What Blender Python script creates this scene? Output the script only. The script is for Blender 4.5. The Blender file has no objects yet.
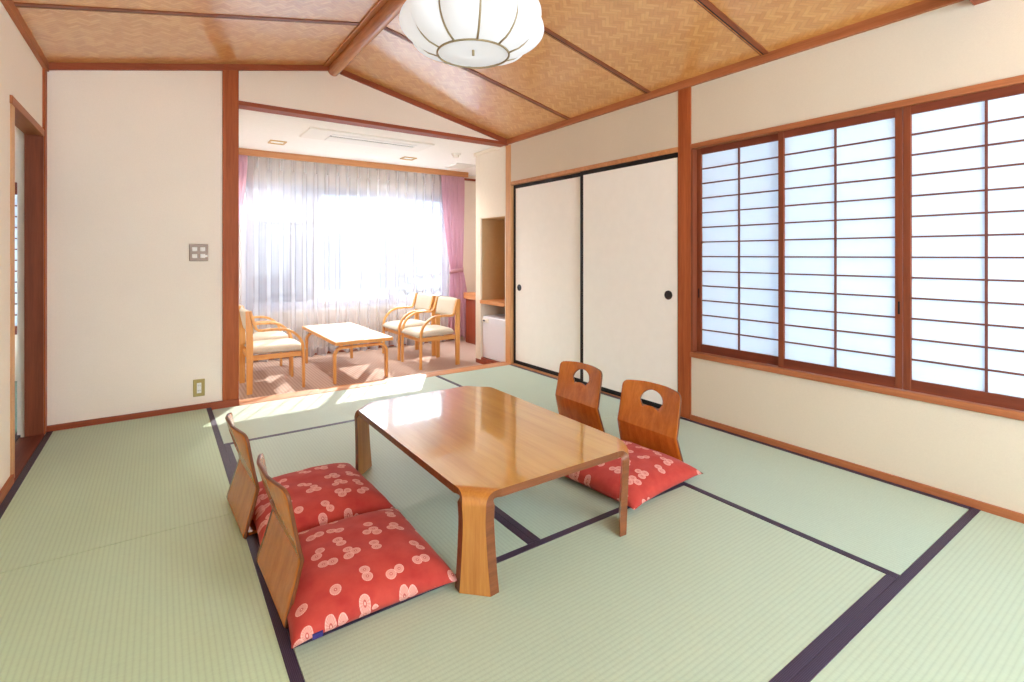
import bpy, bmesh, math, random
from mathutils import Vector, Matrix
R = math.radians
PI = math.pi
scene = bpy.context.scene
C = scene.collection
random.seed(4)

# ------------------------------------------------------------------ helpers
def lin(r, g, b):
    f = lambda c: (c/255/12.92) if c/255 <= .04045 else ((c/255+.055)/1.055)**2.4
    return (f(r), f(g), f(b), 1)

def box(bm, x0, x1, y0, y1, z0, z1):
    vs = [bm.verts.new((x, y, z)) for x in (x0, x1) for y in (y0, y1) for z in (z0, z1)]
    for f in ((0,1,3,2), (4,6,7,5), (0,4,5,1), (2,3,7,6), (0,2,6,4), (1,5,7,3)):
        bm.faces.new([vs[i] for i in f])
    return bm

def B(*boxes):
    bm = bmesh.new()
    for b in boxes: box(bm, *b)
    return bm

def prism(bm, pts, axis, a0, a1):
    """extrude a 2D polygon along an axis: 'x' -> pts are (y,z), 'y' -> (x,z), 'z' -> (x,y)"""
    def mk(p, a):
        return {'x': (a, p[0], p[1]), 'y': (p[0], a, p[1]), 'z': (p[0], p[1], a)}[axis]
    A = [bm.verts.new(mk(p, a0)) for p in pts]
    D = [bm.verts.new(mk(p, a1)) for p in pts]
    n = len(pts)
    bm.faces.new(A); bm.faces.new(D[::-1])
    for i in range(n):
        bm.faces.new((A[i], D[i], D[(i+1) % n], A[(i+1) % n]))
    bmesh.ops.recalc_face_normals(bm, faces=bm.faces)
    return bm

def sweep(bm, path, w, t, side, closed_caps=True, ww=None):
    """rectangular section swept along a path; side = constant direction of the width w, t = thickness in the bending plane"""
    side = Vector(side).normalized()
    P = [Vector(p) for p in path]
    rings = []
    for i, p in enumerate(P):
        a = P[max(i-1, 0)]; b = P[min(i+1, len(P)-1)]
        tan = (b-a).normalized()
        nrm = side.cross(tan).normalized()
        wi = ww[i] if ww else w
        rings.append([bm.verts.new(p + side*sx*wi/2 + nrm*sn*t/2) for sx, sn in ((-1,-1), (1,-1), (1,1), (-1,1))])
    for r0, r1 in zip(rings, rings[1:]):
        for k in range(4):
            bm.faces.new((r0[k], r0[(k+1) % 4], r1[(k+1) % 4], r1[k]))
    bm.faces.new(rings[0][::-1]); bm.faces.new(rings[-1])
    bmesh.ops.recalc_face_normals(bm, faces=bm.faces)
    return bm

def tube(bm, path, r, n=8, cyc=False):
    P = [Vector(p) for p in path]
    N = len(P); rings = []
    up = Vector((0.13, 0.21, 0.97))
    for i, p in enumerate(P):
        if cyc: a, b = P[(i-1) % N], P[(i+1) % N]
        else: a, b = P[max(i-1, 0)], P[min(i+1, N-1)]
        t = (b-a).normalized()
        u = up - t*up.dot(t)
        if u.length < 1e-4: u = Vector((1, 0, 0)) - t*t.x
        u.normalize(); v = t.cross(u)
        rings.append([bm.verts.new(p + (u*math.cos(2*PI*k/n) + v*math.sin(2*PI*k/n))*r) for k in range(n)])
    M = N if cyc else N-1
    for i in range(M):
        r0, r1 = rings[i], rings[(i+1) % N]
        for k in range(n):
            bm.faces.new((r0[k], r0[(k+1) % n], r1[(k+1) % n], r1[k]))
    if not cyc:
        bm.faces.new(rings[0][::-1]); bm.faces.new(rings[-1])
    bmesh.ops.recalc_face_normals(bm, faces=bm.faces)
    return bm

def lathe(bm, prof, n=32, cx=0, cy=0, axis='z'):
    rings = []
    for r, z in prof:
        ring = []
        for k in range(n):
            a = 2*PI*k/n
            p = (cx + r*math.cos(a), cy + r*math.sin(a), z)
            if axis == 'x': p = (z, cx + r*math.cos(a), cy + r*math.sin(a))
            ring.append(bm.verts.new(p))
        rings.append(ring)
    for r0, r1 in zip(rings, rings[1:]):
        for k in range(n):
            bm.faces.new((r0[k], r0[(k+1) % n], r1[(k+1) % n], r1[k]))
    bm.faces.new(rings[0][::-1]); bm.faces.new(rings[-1])
    bmesh.ops.recalc_face_normals(bm, faces=bm.faces)
    return bm

def obj(name, bm, mat, parent=None, smooth=False, bevel=0, seg=2, label=None):
    me = bpy.data.meshes.new(name)
    bm.to_mesh(me); bm.free()
    if mat: me.materials.append(mat)
    if smooth:
        for p in me.polygons: p.use_smooth = True
    o = bpy.data.objects.new(name, me)
    C.objects.link(o)
    if parent: o.parent = parent
    if bevel:
        m = o.modifiers.new('bevel', 'BEVEL'); m.width = bevel; m.segments = seg
        m.limit_method = 'ANGLE'; m.angle_limit = R(40)
        if seg > 2:
            for p in me.polygons: p.use_smooth = True
            w = o.modifiers.new('wn', 'WEIGHTED_NORMAL'); w.keep_sharp = False
    if label: o['label'] = label
    return o

def struct(name, bm, mat, parent=None, **k):
    o = obj(name, bm, mat, parent, **k)
    if not parent: o['kind'] = 'structure'
    return o

def tag(o, label, cat, group=None):
    o['label'] = label; o['category'] = cat
    if group: o['group'] = group
    return o

def thing(name, label, cat, loc=(0, 0, 0), rz=0, group=None):
    o = bpy.data.objects.new(name, None); C.objects.link(o)
    o.location = loc; o.rotation_euler = (0, 0, rz); o.empty_display_size = .1
    return tag(o, label, cat, group)

def sroot(name, loc=(0, 0, 0)):
    o = bpy.data.objects.new(name, None); C.objects.link(o); o.location = loc
    o['kind'] = 'structure'; o.empty_display_size = .1
    return o

def dup(root, loc, rz, label, group=None):
    kids = {}
    for o in bpy.data.objects:
        if o.parent: kids.setdefault(o.parent.name, []).append(o)
    r = root.copy(); C.objects.link(r); r.location = loc; r.rotation_euler = (0, 0, rz); r['label'] = label
    if group: r['group'] = group
    for ch in kids.get(root.name, []):
        c = ch.copy(); C.objects.link(c); c.parent = r
        for g in kids.get(ch.name, []):
            d = g.copy(); C.objects.link(d); d.parent = c
    return r

# ------------------------------------------------------------------ materials
class NT:
    def __init__(s, name):
        s.m = bpy.data.materials.new(name); s.m.use_nodes = True
        s.t = s.m.node_tree; s.t.nodes.clear()
        s.out = s.t.nodes.new('ShaderNodeOutputMaterial')
    def n(s, typ, **k):
        nd = s.t.nodes.new('ShaderNode' + typ)
        for a, v in k.items(): setattr(nd, a, v)
        return nd
    def l(s, a, b): s.t.links.new(a, b)
    def put(s, sock, v):
        if hasattr(v, 'links') or isinstance(v, bpy.types.NodeSocket): s.l(v, sock)
        else: sock.default_value = v
    def math(s, op, a, b=0.0, c=0.0):
        nd = s.n('Math', operation=op)
        s.put(nd.inputs[0], a); s.put(nd.inputs[1], b); s.put(nd.inputs[2], c)
        return nd.outputs[0]
    def mix(s, f, a, b, typ='MIX'):
        nd = s.n('Mix', data_type='RGBA', blend_type=typ)
        s.put(nd.inputs[0], f); s.put(nd.inputs[6], a); s.put(nd.inputs[7], b)
        return nd.outputs[2]
    def coord(s, which='Object'):
        return s.n('TexCoord').outputs[which]
    def mapping(s, v, scale=(1, 1, 1), rot=(0, 0, 0), loc=(0, 0, 0)):
        nd = s.n('Mapping'); s.l(v, nd.inputs[0])
        nd.inputs[1].default_value = loc; nd.inputs[2].default_value = rot; nd.inputs[3].default_value = scale
        return nd.outputs[0]
    def sep(s, v):
        nd = s.n('SeparateXYZ'); s.l(v, nd.inputs[0]); return nd.outputs
    def noise(s, v, scale=1, detail=4, rough=.55, dist=0):
        nd = s.n('TexNoise'); s.l(v, nd.inputs['Vector'])
        nd.inputs['Scale'].default_value = scale; nd.inputs['Detail'].default_value = detail
        nd.inputs['Roughness'].default_value = rough; nd.inputs['Distortion'].default_value = dist
        return nd.outputs['Fac']
    def ramp(s, f, stops):
        nd = s.n('ValToRGB'); s.l(f, nd.inputs[0]); e = nd.color_ramp.elements
        while len(e) < len(stops): e.new(.5)
        for el, (p, c) in zip(e, stops): el.position = p; el.color = c
        return nd.outputs[0]
    def bump(s, h, strength=.2, dist=.01):
        nd = s.n('Bump'); s.l(h, nd.inputs['Height'])
        nd.inputs['Strength'].default_value = strength; nd.inputs['Distance'].default_value = dist
        return nd.outputs[0]
    def bsdf(s, col, rough=.5, spec=.5, coat=0, coat_r=.1, normal=None, metal=0, sheen=0, emit=None):
        p = s.n('BsdfPrincipled')
        s.put(p.inputs['Base Color'], col); s.put(p.inputs['Roughness'], rough)
        p.inputs['Specular IOR Level'].default_value = spec; p.inputs['Metallic'].default_value = metal
        p.inputs['Coat Weight'].default_value = coat; p.inputs['Coat Roughness'].default_value = coat_r
        if coat >= 1: p.inputs['Coat IOR'].default_value = 2.2
        p.inputs['Sheen Weight'].default_value = sheen
        if normal is not None: s.l(normal, p.inputs['Normal'])
        s.l(p.outputs[0], s.out.inputs[0])
        return p

def plain(name, col, rough=.5, spec=.5, metal=0, vary=.04, scale=30, bump=0, coat=0):
    t = NT(name); v = t.coord()
    n = t.noise(v, scale, 4)
    a = tuple(c*(1-vary) for c in col[:3]) + (1,); b = tuple(min(1, c*(1+vary)) for c in col[:3]) + (1,)
    c = t.ramp(n, [(.3, a), (.7, b)])
    t.bsdf(c, rough, spec, metal=metal, coat=coat, normal=t.bump(n, bump, .004) if bump else None)
    return t.m

def wood(name, dark, light, axis='z', rough=.4, coat=0, coat_r=.12, fine=1.0, spec=.5):
    t = NT(name); v = t.coord()
    sc = {'x': (1.2, 22, 22), 'y': (22, 1.2, 22), 'z': (22, 22, 1.2)}[axis]
    m = t.mapping(v, tuple(k*fine for k in sc))
    n1 = t.noise(m, 1, 5, .6, .6)
    n2 = t.noise(t.mapping(v, tuple(k*fine*7 for k in sc)), 1, 3, .6)
    f = t.math('ADD', t.math('MULTIPLY', n1, .7), t.math('MULTIPLY', n2, .3))
    c = t.ramp(f, [(.32, dark), (.62, light)])
    t.bsdf(c, rough, spec, coat=coat, coat_r=coat_r, normal=t.bump(n2, .05, .002))
    return t.m

def wallpaper(name, col, k=.03):
    t = NT(name); v = t.coord()
    n = t.noise(v, 170, 4, .7); n2 = t.noise(v, 2.0, 2)
    a = tuple(c*(1-k) for c in col[:3]) + (1,); b = tuple(min(1, c*(1+k)) for c in col[:3]) + (1,)
    c = t.ramp(t.math('ADD', t.math('MULTIPLY', n, .6), t.math('MULTIPLY', n2, .4)), [(.35, a), (.65, b)])
    t.bsdf(c, .85, .25, normal=t.bump(n, .25, .004))
    return t.m

def tatami_mat_material(name, col, along):
    t = NT(name); v = t.coord(); x, y, z = t.sep(v)
    cr, al = (x, y) if along == 'y' else (y, x)
    s = t.math('SINE', t.math('MULTIPLY', cr, 2*PI/.0155))
    rib = t.math('POWER', t.math('ADD', t.math('MULTIPLY', s, .5), .5), .22)
    sc = (60, 900, 60) if along == 'y' else (900, 60, 60)
    rush = t.noise(t.mapping(v, sc), 1, 2, .6)
    patch = t.noise(v, 1.6, 3)
    lo = tuple(c*.70 for c in col[:3]) + (1,); hi = tuple(min(1, c*1.10) for c in col[:3]) + (1,)
    f = t.math('ADD', t.math('MULTIPLY', rib, .27), t.math('ADD', t.math('MULTIPLY', rush, .57), t.math('MULTIPLY', patch, .16)))
    c = t.ramp(f, [(.2, lo), (.85, hi)])
    h = t.math('ADD', rib, t.math('MULTIPLY', rush, .3))
    p = t.bsdf(c, .5, .42, normal=t.bump(h, .14, .002))
    p.inputs['Anisotropic'].default_value = .5
    p.inputs['Sheen Weight'].default_value = .32; p.inputs['Sheen Roughness'].default_value = .35; p.inputs['Sheen Tint'].default_value = (.86, .9, 1.0, 1)
    tv = t.n('CombineXYZ'); tv.inputs[0].default_value = 0 if along == 'y' else 1; tv.inputs[1].default_value = 1 if along == 'y' else 0
    t.l(tv.outputs[0], p.inputs['Tangent'])
    return t.m

def border_material():
    t = NT('tatami_border_cloth'); v = t.coord(); x, y, z = t.sep(v)
    k = 2*PI/.0085
    d = t.math('MULTIPLY', t.math('SINE', t.math('MULTIPLY', t.math('ADD', x, y), k)), t.math('SINE', t.math('MULTIPLY', t.math('SUBTRACT', x, y), k)))
    c = t.ramp(d, [(.45, lin(48, 36, 58)), (.9, lin(104, 88, 112))])
    t.bsdf(c, .5, .45, normal=t.bump(d, .2, .002))
    return t.m

def weave_material():
    t = NT('woven_cedar_ceiling'); v = t.coord(); x, y, z = t.sep(v)
    w = .021
    u = t.math('MULTIPLY', t.math('ADD', x, y), .7071/w); q = t.math('MULTIPLY', t.math('SUBTRACT', x, y), .7071/w)
    i = t.math('FLOOR', u); j = t.math('FLOOR', q)
    hor = t.math('LESS_THAN', t.math('FLOORED_MODULO', t.math('ADD', i, j), 6.0), 2.99)
    fu = t.math('FRACT', u); fq = t.math('FRACT', q)
    f = t.math('ADD', t.math('MULTIPLY', hor, fq), t.math('MULTIPLY', t.math('SUBTRACT', 1.0, hor), fu))
    e = t.math('ABSOLUTE', t.math('SUBTRACT', t.math('MULTIPLY', f, 2.0), 1.0))
    prof = t.math('SUBTRACT', 1.0, t.math('POWER', e, 5.0))
    # along-strip end of each float
    idx = t.math('ADD', t.math('MULTIPLY', hor, j), t.math('MULTIPLY', t.math('SUBTRACT', 1.0, hor), t.math('ADD', i, 517.0)))
    blk = t.math('FLOOR', t.math('DIVIDE', t.math('ADD', i, j), 3.0))
    wn = t.n('TexWhiteNoise', noise_dimensions='2D')
    cv = t.n('CombineXYZ'); t.l(idx, cv.inputs[0]); t.l(blk, cv.inputs[1]); t.l(cv.outputs[0], wn.inputs['Vector'])
    gr = t.noise(v, 55, 4, .6)
    tone = t.math('ADD', t.math('MULTIPLY', wn.outputs['Value'], .55), t.math('MULTIPLY', gr, .5))
    c = t.ramp(tone, [(.15, lin(206, 138, 64)), (.55, lin(218, 154, 80)), (.95, lin(230, 172, 98))])
    c = t.mix(t.math('MULTIPLY', t.math('SUBTRACT', 1.0, prof), .22), c, lin(130, 78, 40))
    p = t.bsdf(c, .35, .5, coat=1, coat_r=.27, normal=t.bump(prof, .10, .003)); p.inputs['Coat IOR'].default_value = 2.2
    return t.m

def zabuton_material():
    t = NT('zabuton_print'); v = t.coord()
    oi = t.n('ObjectInfo')
    off = t.n('CombineXYZ'); t.l(t.math('MULTIPLY', oi.outputs['Random'], 7.3), off.inputs[0]); t.l(t.math('MULTIPLY', oi.outputs['Random'], 3.1), off.inputs[1])
    add = t.n('VectorMath', operation='ADD'); t.l(v, add.inputs[0]); t.l(off.outputs[0], add.inputs[1])
    fl = t.n('VectorMath', operation='MULTIPLY'); t.l(add.outputs[0], fl.inputs[0]); fl.inputs[1].default_value = (1, 1, 0)
    vo = t.n('TexVoronoi', voronoi_dimensions='2D'); t.l(fl.outputs[0], vo.inputs['Vector'])
    S = 10.4
    vo.inputs['Scale'].default_value = S; vo.inputs['Randomness'].default_value = .45
    ce = t.n('VectorMath', operation='SUBTRACT'); t.l(fl.outputs[0], ce.inputs[0]); t.l(vo.outputs['Position'], ce.inputs[1])
    px, py, _ = t.sep(ce.outputs[0])
    cc = t.n('SeparateColor'); t.l(vo.outputs['Color'], cc.inputs[0])
    ang = t.math('MULTIPLY', cc.outputs[0], 2*PI)
    ca, sa = t.math('COSINE', ang), t.math('SINE', ang)
    qx = t.math('ADD', t.math('MULTIPLY', px, ca), t.math('MULTIPLY', py, sa))
    qy = t.math('SUBTRACT', t.math('MULTIPLY', py, ca), t.math('MULTIPLY', px, sa))
    total = None
    for (ox, oy, r, chan, thr) in ((-.012, 0, .0165, None, 0), (.0145, .006, .0165, 1, .22), (.002, -.026, .015, 2, .45)):
        dx, dy = t.math('SUBTRACT', qx, ox), t.math('SUBTRACT', qy, oy)
        d = t.math('SQRT', t.math('ADD', t.math('MULTIPLY', dx, dx), t.math('MULTIPLY', dy, dy)))
        rr = t.math('DIVIDE', d, r)
        disc = t.math('LESS_THAN', rr, 1.0)
        a = t.math('ARCTAN2', dy, dx)
        pet = t.math('ADD', t.math('MULTIPLY', t.math('SINE', t.math('MULTIPLY', a, 18.0)), .16), .66)
        rim = t.math('MULTIPLY', t.math('GREATER_THAN', rr, .86), .25)
        core = t.math('LESS_THAN', rr, .30)
        dot = t.math('LESS_THAN', rr, .14)
        m = t.math('ADD', pet, rim)
        m = t.math('MULTIPLY', m, t.math('SUBTRACT', 1.0, t.math('MULTIPLY', core, .75)))
        m = t.math('ADD', m, dot)
        m = t.math('MULTIPLY', m, disc)
        if chan is not None: m = t.math('MULTIPLY', m, t.math('GREATER_THAN', cc.outputs[chan], thr))
        total = m if total is None else t.math('MAXIMUM', total, m)
    total = t.math('MINIMUM', total, 1.0)
    blot = t.noise(v, 14, 4)
    base = t.ramp(blot, [(.3, lin(170, 52, 46)), (.7, lin(190, 72, 60))])
    c = t.mix(total, base, lin(230, 174, 160))
    cl = t.noise(v, 420, 2)
    t.bsdf(c, .85, .2, sheen=.08, normal=t.bump(cl, .15, .002))
    return t.m

def shoji_paper():
    t = NT('shoji_paper'); v = t.coord()
    n = t.noise(v, 9, 5, .7)
    c = t.ramp(n, [(.3, (.74, .84, .93, 1)), (.7, (.78, .88, .97, 1))])
    tr = t.n('BsdfTranslucent'); t.l(c, tr.inputs[0])
    di = t.n('BsdfDiffuse'); di.inputs[0].default_value = (.74, .81, .88, 1)
    mx = t.n('MixShader'); mx.inputs[0].default_value = .21
    t.l(di.outputs[0], mx.inputs[1]); t.l(tr.outputs[0], mx.inputs[2]); t.l(mx.outputs[0], t.out.inputs[0])
    return t.m

def sheer_material(col=(.70, .70, .74, 1), open_=.64):
    t = NT('sheer_curtain_voile')
    v = t.coord(); n = t.noise(t.mapping(v, (40, 40, 1.5)), 1, 3)
    tr = t.n('BsdfTransparent')
    tl = t.n('BsdfTranslucent'); tl.inputs[0].default_value = col
    di = t.n('BsdfDiffuse'); di.inputs[0].default_value = col
    cl = t.n('MixShader'); cl.inputs[0].default_value = .12; t.l(di.outputs[0], cl.inputs[1]); t.l(tl.outputs[0], cl.inputs[2])
    ge = t.n('NewGeometry'); dp = t.n('VectorMath', operation='DOT_PRODUCT'); t.l(ge.outputs['Normal'], dp.inputs[0]); t.l(ge.outputs['Incoming'], dp.inputs[1])
    co = t.math('MAXIMUM', t.math('ABSOLUTE', dp.outputs['Value']), .08)
    # light through a woven voile falls off with the thread depth met along the ray
    op = t.math('SUBTRACT', 1.0, t.math('POWER', t.math('ADD', open_-.06, t.math('MULTIPLY', n, .12)), t.math('DIVIDE', 1.0, co)))
    mx = t.n('MixShader'); t.l(op, mx.inputs[0]); t.l(tr.outputs[0], mx.inputs[1]); t.l(cl.outputs[0], mx.inputs[2])
    t.l(mx.outputs[0], t.out.inputs[0])
    return t.m

def cloth_thin(name, col, k):
    t = NT(name); v = t.coord(); n = t.noise(v, 120, 3)
    c = t.ramp(n, [(.3, tuple(q*.95 for q in col[:3])+(1,)), (.7, col)])
    tl = t.n('BsdfTranslucent'); di = t.n('BsdfDiffuse'); t.l(c, tl.inputs[0]); t.l(c, di.inputs[0])
    mx = t.n('MixShader'); mx.inputs[0].default_value = k
    t.l(di.outputs[0], mx.inputs[1]); t.l(tl.outputs[0], mx.inputs[2]); t.l(mx.outputs[0], t.out.inputs[0])
    return t.m

def glass_material():
    t = NT('window_glass')
    tr = t.n('BsdfTransparent'); gl = t.n('BsdfGlossy'); gl.inputs['Roughness'].default_value = .02
    mx = t.n('MixShader'); mx.inputs[0].default_value = .05
    t.l(tr.outputs[0], mx.inputs[1]); t.l(gl.outputs[0], mx.inputs[2]); t.l(mx.outputs[0], t.out.inputs[0])
    return t.m

def lamp_paper(strength, name):
    t = NT(name); v = t.coord(); n = t.noise(v, 8, 3)
    e = t.n('Emission'); c = t.ramp(n, [(.3, (.96, .97, .98, 1)), (.7, (1, 1, 1, 1))]); t.l(c, e.inputs[0]); e.inputs[1].default_value = strength
    d = t.n('BsdfDiffuse'); d.inputs[0].default_value = (.42, .42, .42, 1)
    a = t.n('AddShader'); t.l(e.outputs[0], a.inputs[0]); t.l(d.outputs[0], a.inputs[1]); t.l(a.outputs[0], t.out.inputs[0])
    return t.m

def carpet_material():
    t = NT('ribbed_carpet'); v = t.coord(); x, y, z = t.sep(v)
    a = t.math('SINE', t.math('MULTIPLY', x, 2*PI/.028)); b = t.math('SINE', t.math('MULTIPLY', y, 2*PI/.05))
    n = t.noise(v, 260, 3, .7)
    f = t.math('ADD', t.math('ADD', t.math('MULTIPLY', a, .13), t.math('MULTIPLY', b, .06)), t.math('ADD', t.math('MULTIPLY', n, .4), .3))
    c = t.ramp(f, [(.2, lin(174, 144, 130)), (.8, lin(214, 190, 174))])
    t.bsdf(c, .95, .1, normal=t.bump(f, .4, .004))
    return t.m

M = {}
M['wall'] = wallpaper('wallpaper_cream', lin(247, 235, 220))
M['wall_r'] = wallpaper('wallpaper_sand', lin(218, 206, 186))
M['white'] = plain('white_plaster', lin(246, 244, 238), .8, .2, vary=.015)
M['trim'] = wood('trim_wood', lin(150, 86, 50), lin(182, 114, 74), 'y', .5, spec=.25)
M['trimz'] = wood('post_wood', lin(146, 72, 36), lin(182, 98, 54), 'z', .5, spec=.2)
M['trimx'] = wood('beam_wood', lin(138, 66, 38), lin(160, 82, 52), 'x', .5, spec=.25)
M['rail'] = wood('pale_trim_wood', lin(176, 112, 66), lin(206, 144, 92), 'x', .45)
M['railz'] = wood('pale_post_wood', lin(190, 130, 80), lin(220, 166, 112), 'z', .45)
M['sashy'] = wood('shoji_wood', lin(100, 46, 28), lin(126, 60, 38), 'y', .5, spec=.3)
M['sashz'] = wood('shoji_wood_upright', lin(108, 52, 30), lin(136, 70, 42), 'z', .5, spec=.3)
M['kumiko'] = plain('shoji_lattice_wood', lin(112, 62, 50), .6)
M['log'] = wood('ridge_log', lin(172, 102, 56), lin(206, 136, 80), 'y', .25, coat=.4)
M['weave'] = weave_material()
M['batten'] = wood('batten_wood', lin(120, 58, 30), lin(152, 82, 48), 'x', .4)
M['board_y'] = tatami_mat_material('tatami_long_y', lin(180, 200, 178), 'y')
M['board_x'] = tatami_mat_material('tatami_long_x', lin(180, 197, 172), 'x')
M['board_l'] = tatami_mat_material('tatami_left_sheen_y', lin(192, 214, 178), 'y')  # left mats' tone stands in for sheen that varies with light direction
M['border'] = border_material()
M['carpet'] = carpet_material()
M['paper'] = shoji_paper()
M['sheer'] = sheer_material()
M['glass'] = glass_material()
M['alu'] = plain('window_frame_grey', lin(186, 184, 196), .4, .5, vary=.02)
M['pink'] = cloth_thin('pink_curtain_cloth', lin(222, 180, 196), .4)
M['fusuma'] = plain('fusuma_paper', lin(250, 248, 242), .75, .25, vary=.012, scale=14, bump=.05)
M['black'] = plain('black_lacquer', lin(17, 15, 19), .4, .3)
M['bronze'] = plain('dark_metal', lin(52, 52, 56), .35, .5, metal=.5)
M['tabletop'] = wood('table_veneer', lin(188, 134, 50), lin(208, 160, 74), 'y', .28, coat=1, coat_r=.05, fine=.8)
M['tableleg'] = wood('table_leg_veneer', lin(166, 100, 38), lin(196, 132, 62), 'z', .28, coat=.6, coat_r=.10)
M['plyedge'] = wood('plywood_edge', lin(98, 52, 22), lin(130, 74, 38), 'x', .4, fine=2)
M['zaisu'] = wood('zaisu_veneer', lin(166, 86, 22), lin(198, 114, 38), 'z', .25, coat=.3, coat_r=.14)
M['zaisuedge'] = wood('zaisu_edge', lin(88, 44, 18), lin(124, 70, 32), 'z', .4)
M['zabuton'] = zabuton_material()
M['beech'] = wood('beech_wood', lin(208, 142, 66), lin(230, 170, 92), 'z', .35, coat=.3)
M['beechx'] = wood('beech_rail', lin(206, 140, 66), lin(228, 166, 90), 'x', .35, coat=.3)
M['chaircloth'] = plain('chair_cloth_beige', lin(206, 196, 178), .9, .2, vary=.05, scale=200, bump=.15)
M['laminate'] = plain('pale_laminate', lin(222, 206, 184), .35, .5, vary=.03, scale=20, coat=.2)
M['lamp'] = lamp_paper(.30, 'lamp_shade_paper')
M['lampdisc'] = lamp_paper(.30, 'lamp_bottom_paper')
M['wire'] = plain('lamp_wire', lin(150, 132, 96), .5)
M['plastic'] = plain('white_plastic', lin(236, 234, 228), .4, .5, vary=.01)
M['plasticgrey'] = plain('grey_plastic', lin(238, 234, 224), .4, .5, vary=.01)
M['slot'] = plain('dark_slot', lin(92, 88, 84), .6)
M['platebrown'] = plain('switch_plate_brown', lin(128, 104, 86), .35, .5, metal=.3)
M['plategold'] = plain('outlet_plate_gold', lin(176, 156, 96), .35, .5, metal=.4)
M['fridge'] = plain('fridge_white', lin(226, 226, 234), .3, .5, vary=.01, coat=.2)
M['cream'] = plain('cabinet_cream', lin(238, 226, 208), .7, .25, vary=.015)
M['niche'] = plain('niche_lining', lin(206, 172, 130), .7, .2, vary=.03)
M['shelf'] = wood('shelf_wood', lin(186, 116, 62), lin(214, 148, 92), 'y', .4)
M['redwood'] = wood('dark_red_panel', lin(128, 54, 30), lin(152, 70, 40), 'z', .45)
M['gold'] = plain('downlight_gold', lin(206, 170, 110), .3, .5, metal=.6)
M['dlens'] = lamp_paper(.35, 'downlight_lens'); M['dlens'].node_tree.nodes['Color Ramp'].color_ramp.elements[0].color = (1, .78, .45, 1)
M['extwall'] = plain('outside_render', lin(104, 103, 112), .9, .1, vary=.03, scale=6)
M['extfar'] = plain('far_render', lin(96, 101, 110), .9, .1, vary=.03, scale=2)
M['louver'] = plain('louver_grey', lin(66, 70, 92), .6)
M['lattice'] = plain('balcony_lattice_grey', lin(34, 36, 48), .6)
M['concrete'] = plain('balcony_concrete', lin(150, 150, 150), .9, .1, vary=.05, scale=12)
M['green'] = tatami_mat_material('green_mat', lin(70, 120, 92), 'y')
M['tagblue'] = plain('cushion_tag_blue', lin(48, 40, 110), .7)

# ------------------------------------------------------------------ dimensions (metres, camera stands at x=0 y=0)
XL, XR = -.578, 2.862
YB = 4.172
RID, EAV, RZ = 1.142, 2.252, 2.606
YF = -1.25
AF = -.10          # alcove floor level
AC_ = 2.205        # alcove ceiling
AY = 6.24          # window wall
AXL, AXR = .15, 3.95
EAVR = 2.228
def ceil_z(x): return RZ - (RZ-(EAVR if x > RID else EAV))*abs(x-RID)/(XR-RID)

# ------------------------------------------------------------------ room shell
struct('floor', B((XL-.4, XR+.15, YF, 4.09, -.25, -.056)), M['concrete'])
struct('floor_alcove', B((AXL, AXR, 4.20, AY+.1, -.25, AF)), M['carpet'])
# ceiling: two woven slopes with battens and the ridge log
cb = bmesh.new()
prism(cb, [(XL-.05, ceil_z(XL)-.01), (RID, RZ), (RID, RZ+.08), (XL-.05, ceil_z(XL)+.07)], 'y', YF-.1, YB+.1)
prism(cb, [(RID, RZ), (XR+.05, ceil_z(XR)-.01), (XR+.05, ceil_z(XR)+.07), (RID, RZ+.08)], 'y', YF-.1, YB+.1)
ceiling = struct('ceiling', cb, M['weave'])
for yc in (-.14, .695, 1.53, 2.372, 3.222):
    for s in (-1, 1):
        yb = yc if s > 0 else yc+.045
        xe = XL if s < 0 else XR
        def strip(y0, y1, d0, d1):
            bm = bmesh.new()
            prism(bm, [(RID, RZ+d0), (xe, ceil_z(xe)+d0), (xe, ceil_z(xe)+d1), (RID, RZ+d1)], 'y', y0, y1)
            return bm
        b = strip(yb-.013, yb+.015, -.005, .004)

        o = obj('batten', b, M['batten'], ceiling)
        o2 = obj('gap_shade_strip', strip(yb+.0155, yb+.0235, -.0045, .004), M['black'], o)  # raised black strip, painted in place of the dark inside a gap
        o3 = obj('cover_strip', strip(yb+.0240, yb+.031, -.0045, .004), M['log'], o)
        o4 = obj('gap_shade_strip', strip(yb+.0313, yb+.035, -.0045, .004), M['black'], o)
lg = bmesh.new(); n = 28
prism(lg, [(RID+.012+.047*math.cos(2*PI*k/n), 2.572+.047*math.sin(2*PI*k/n)) for k in range(n)], 'y', YF, YB+.005)
obj('ridge_log', lg, M['log'], ceiling, smooth=False, bevel=.004)
for s in (-1, 1):
    bm = bmesh.new(); x0 = RID+.01*s; x1 = RID+.075*s
    prism(bm, [(x0, ceil_z(x0)-.012), (x1, ceil_z(x1)-.012), (x1, ceil_z(x1)+.004), (x0, ceil_z(x0)+.004)], 'y', YF, YB)
    obj('ridge_board', bm, M['log'], ceiling)

# walls
struct('wall_back', B((XL-.12, .372, YB, YB+.10, -.25, 2.62)), M['wall'])
bm = bmesh.new()
prism(bm, [(.372, 2.19), (XR+.02, 2.19), (XR+.02, ceil_z(XR)+.04), (RID, RZ+.04), (.372, ceil_z(.372)+.04)], 'y', YB, YB+.10)
struct('wall_gable', bm, M['wall'])
# left wall with the door opening (y 3.40..4.12, z 0..1.80)
struct('wall_left', B((XL-.078, XL, YF, 3.38, -.25, 2.34), (XL-.078, XL, 3.38, 4.12, 1.80, 2.34), (XL-.078, XL, 4.12, YB, -.25, 2.34)), M['wall'])
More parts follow.
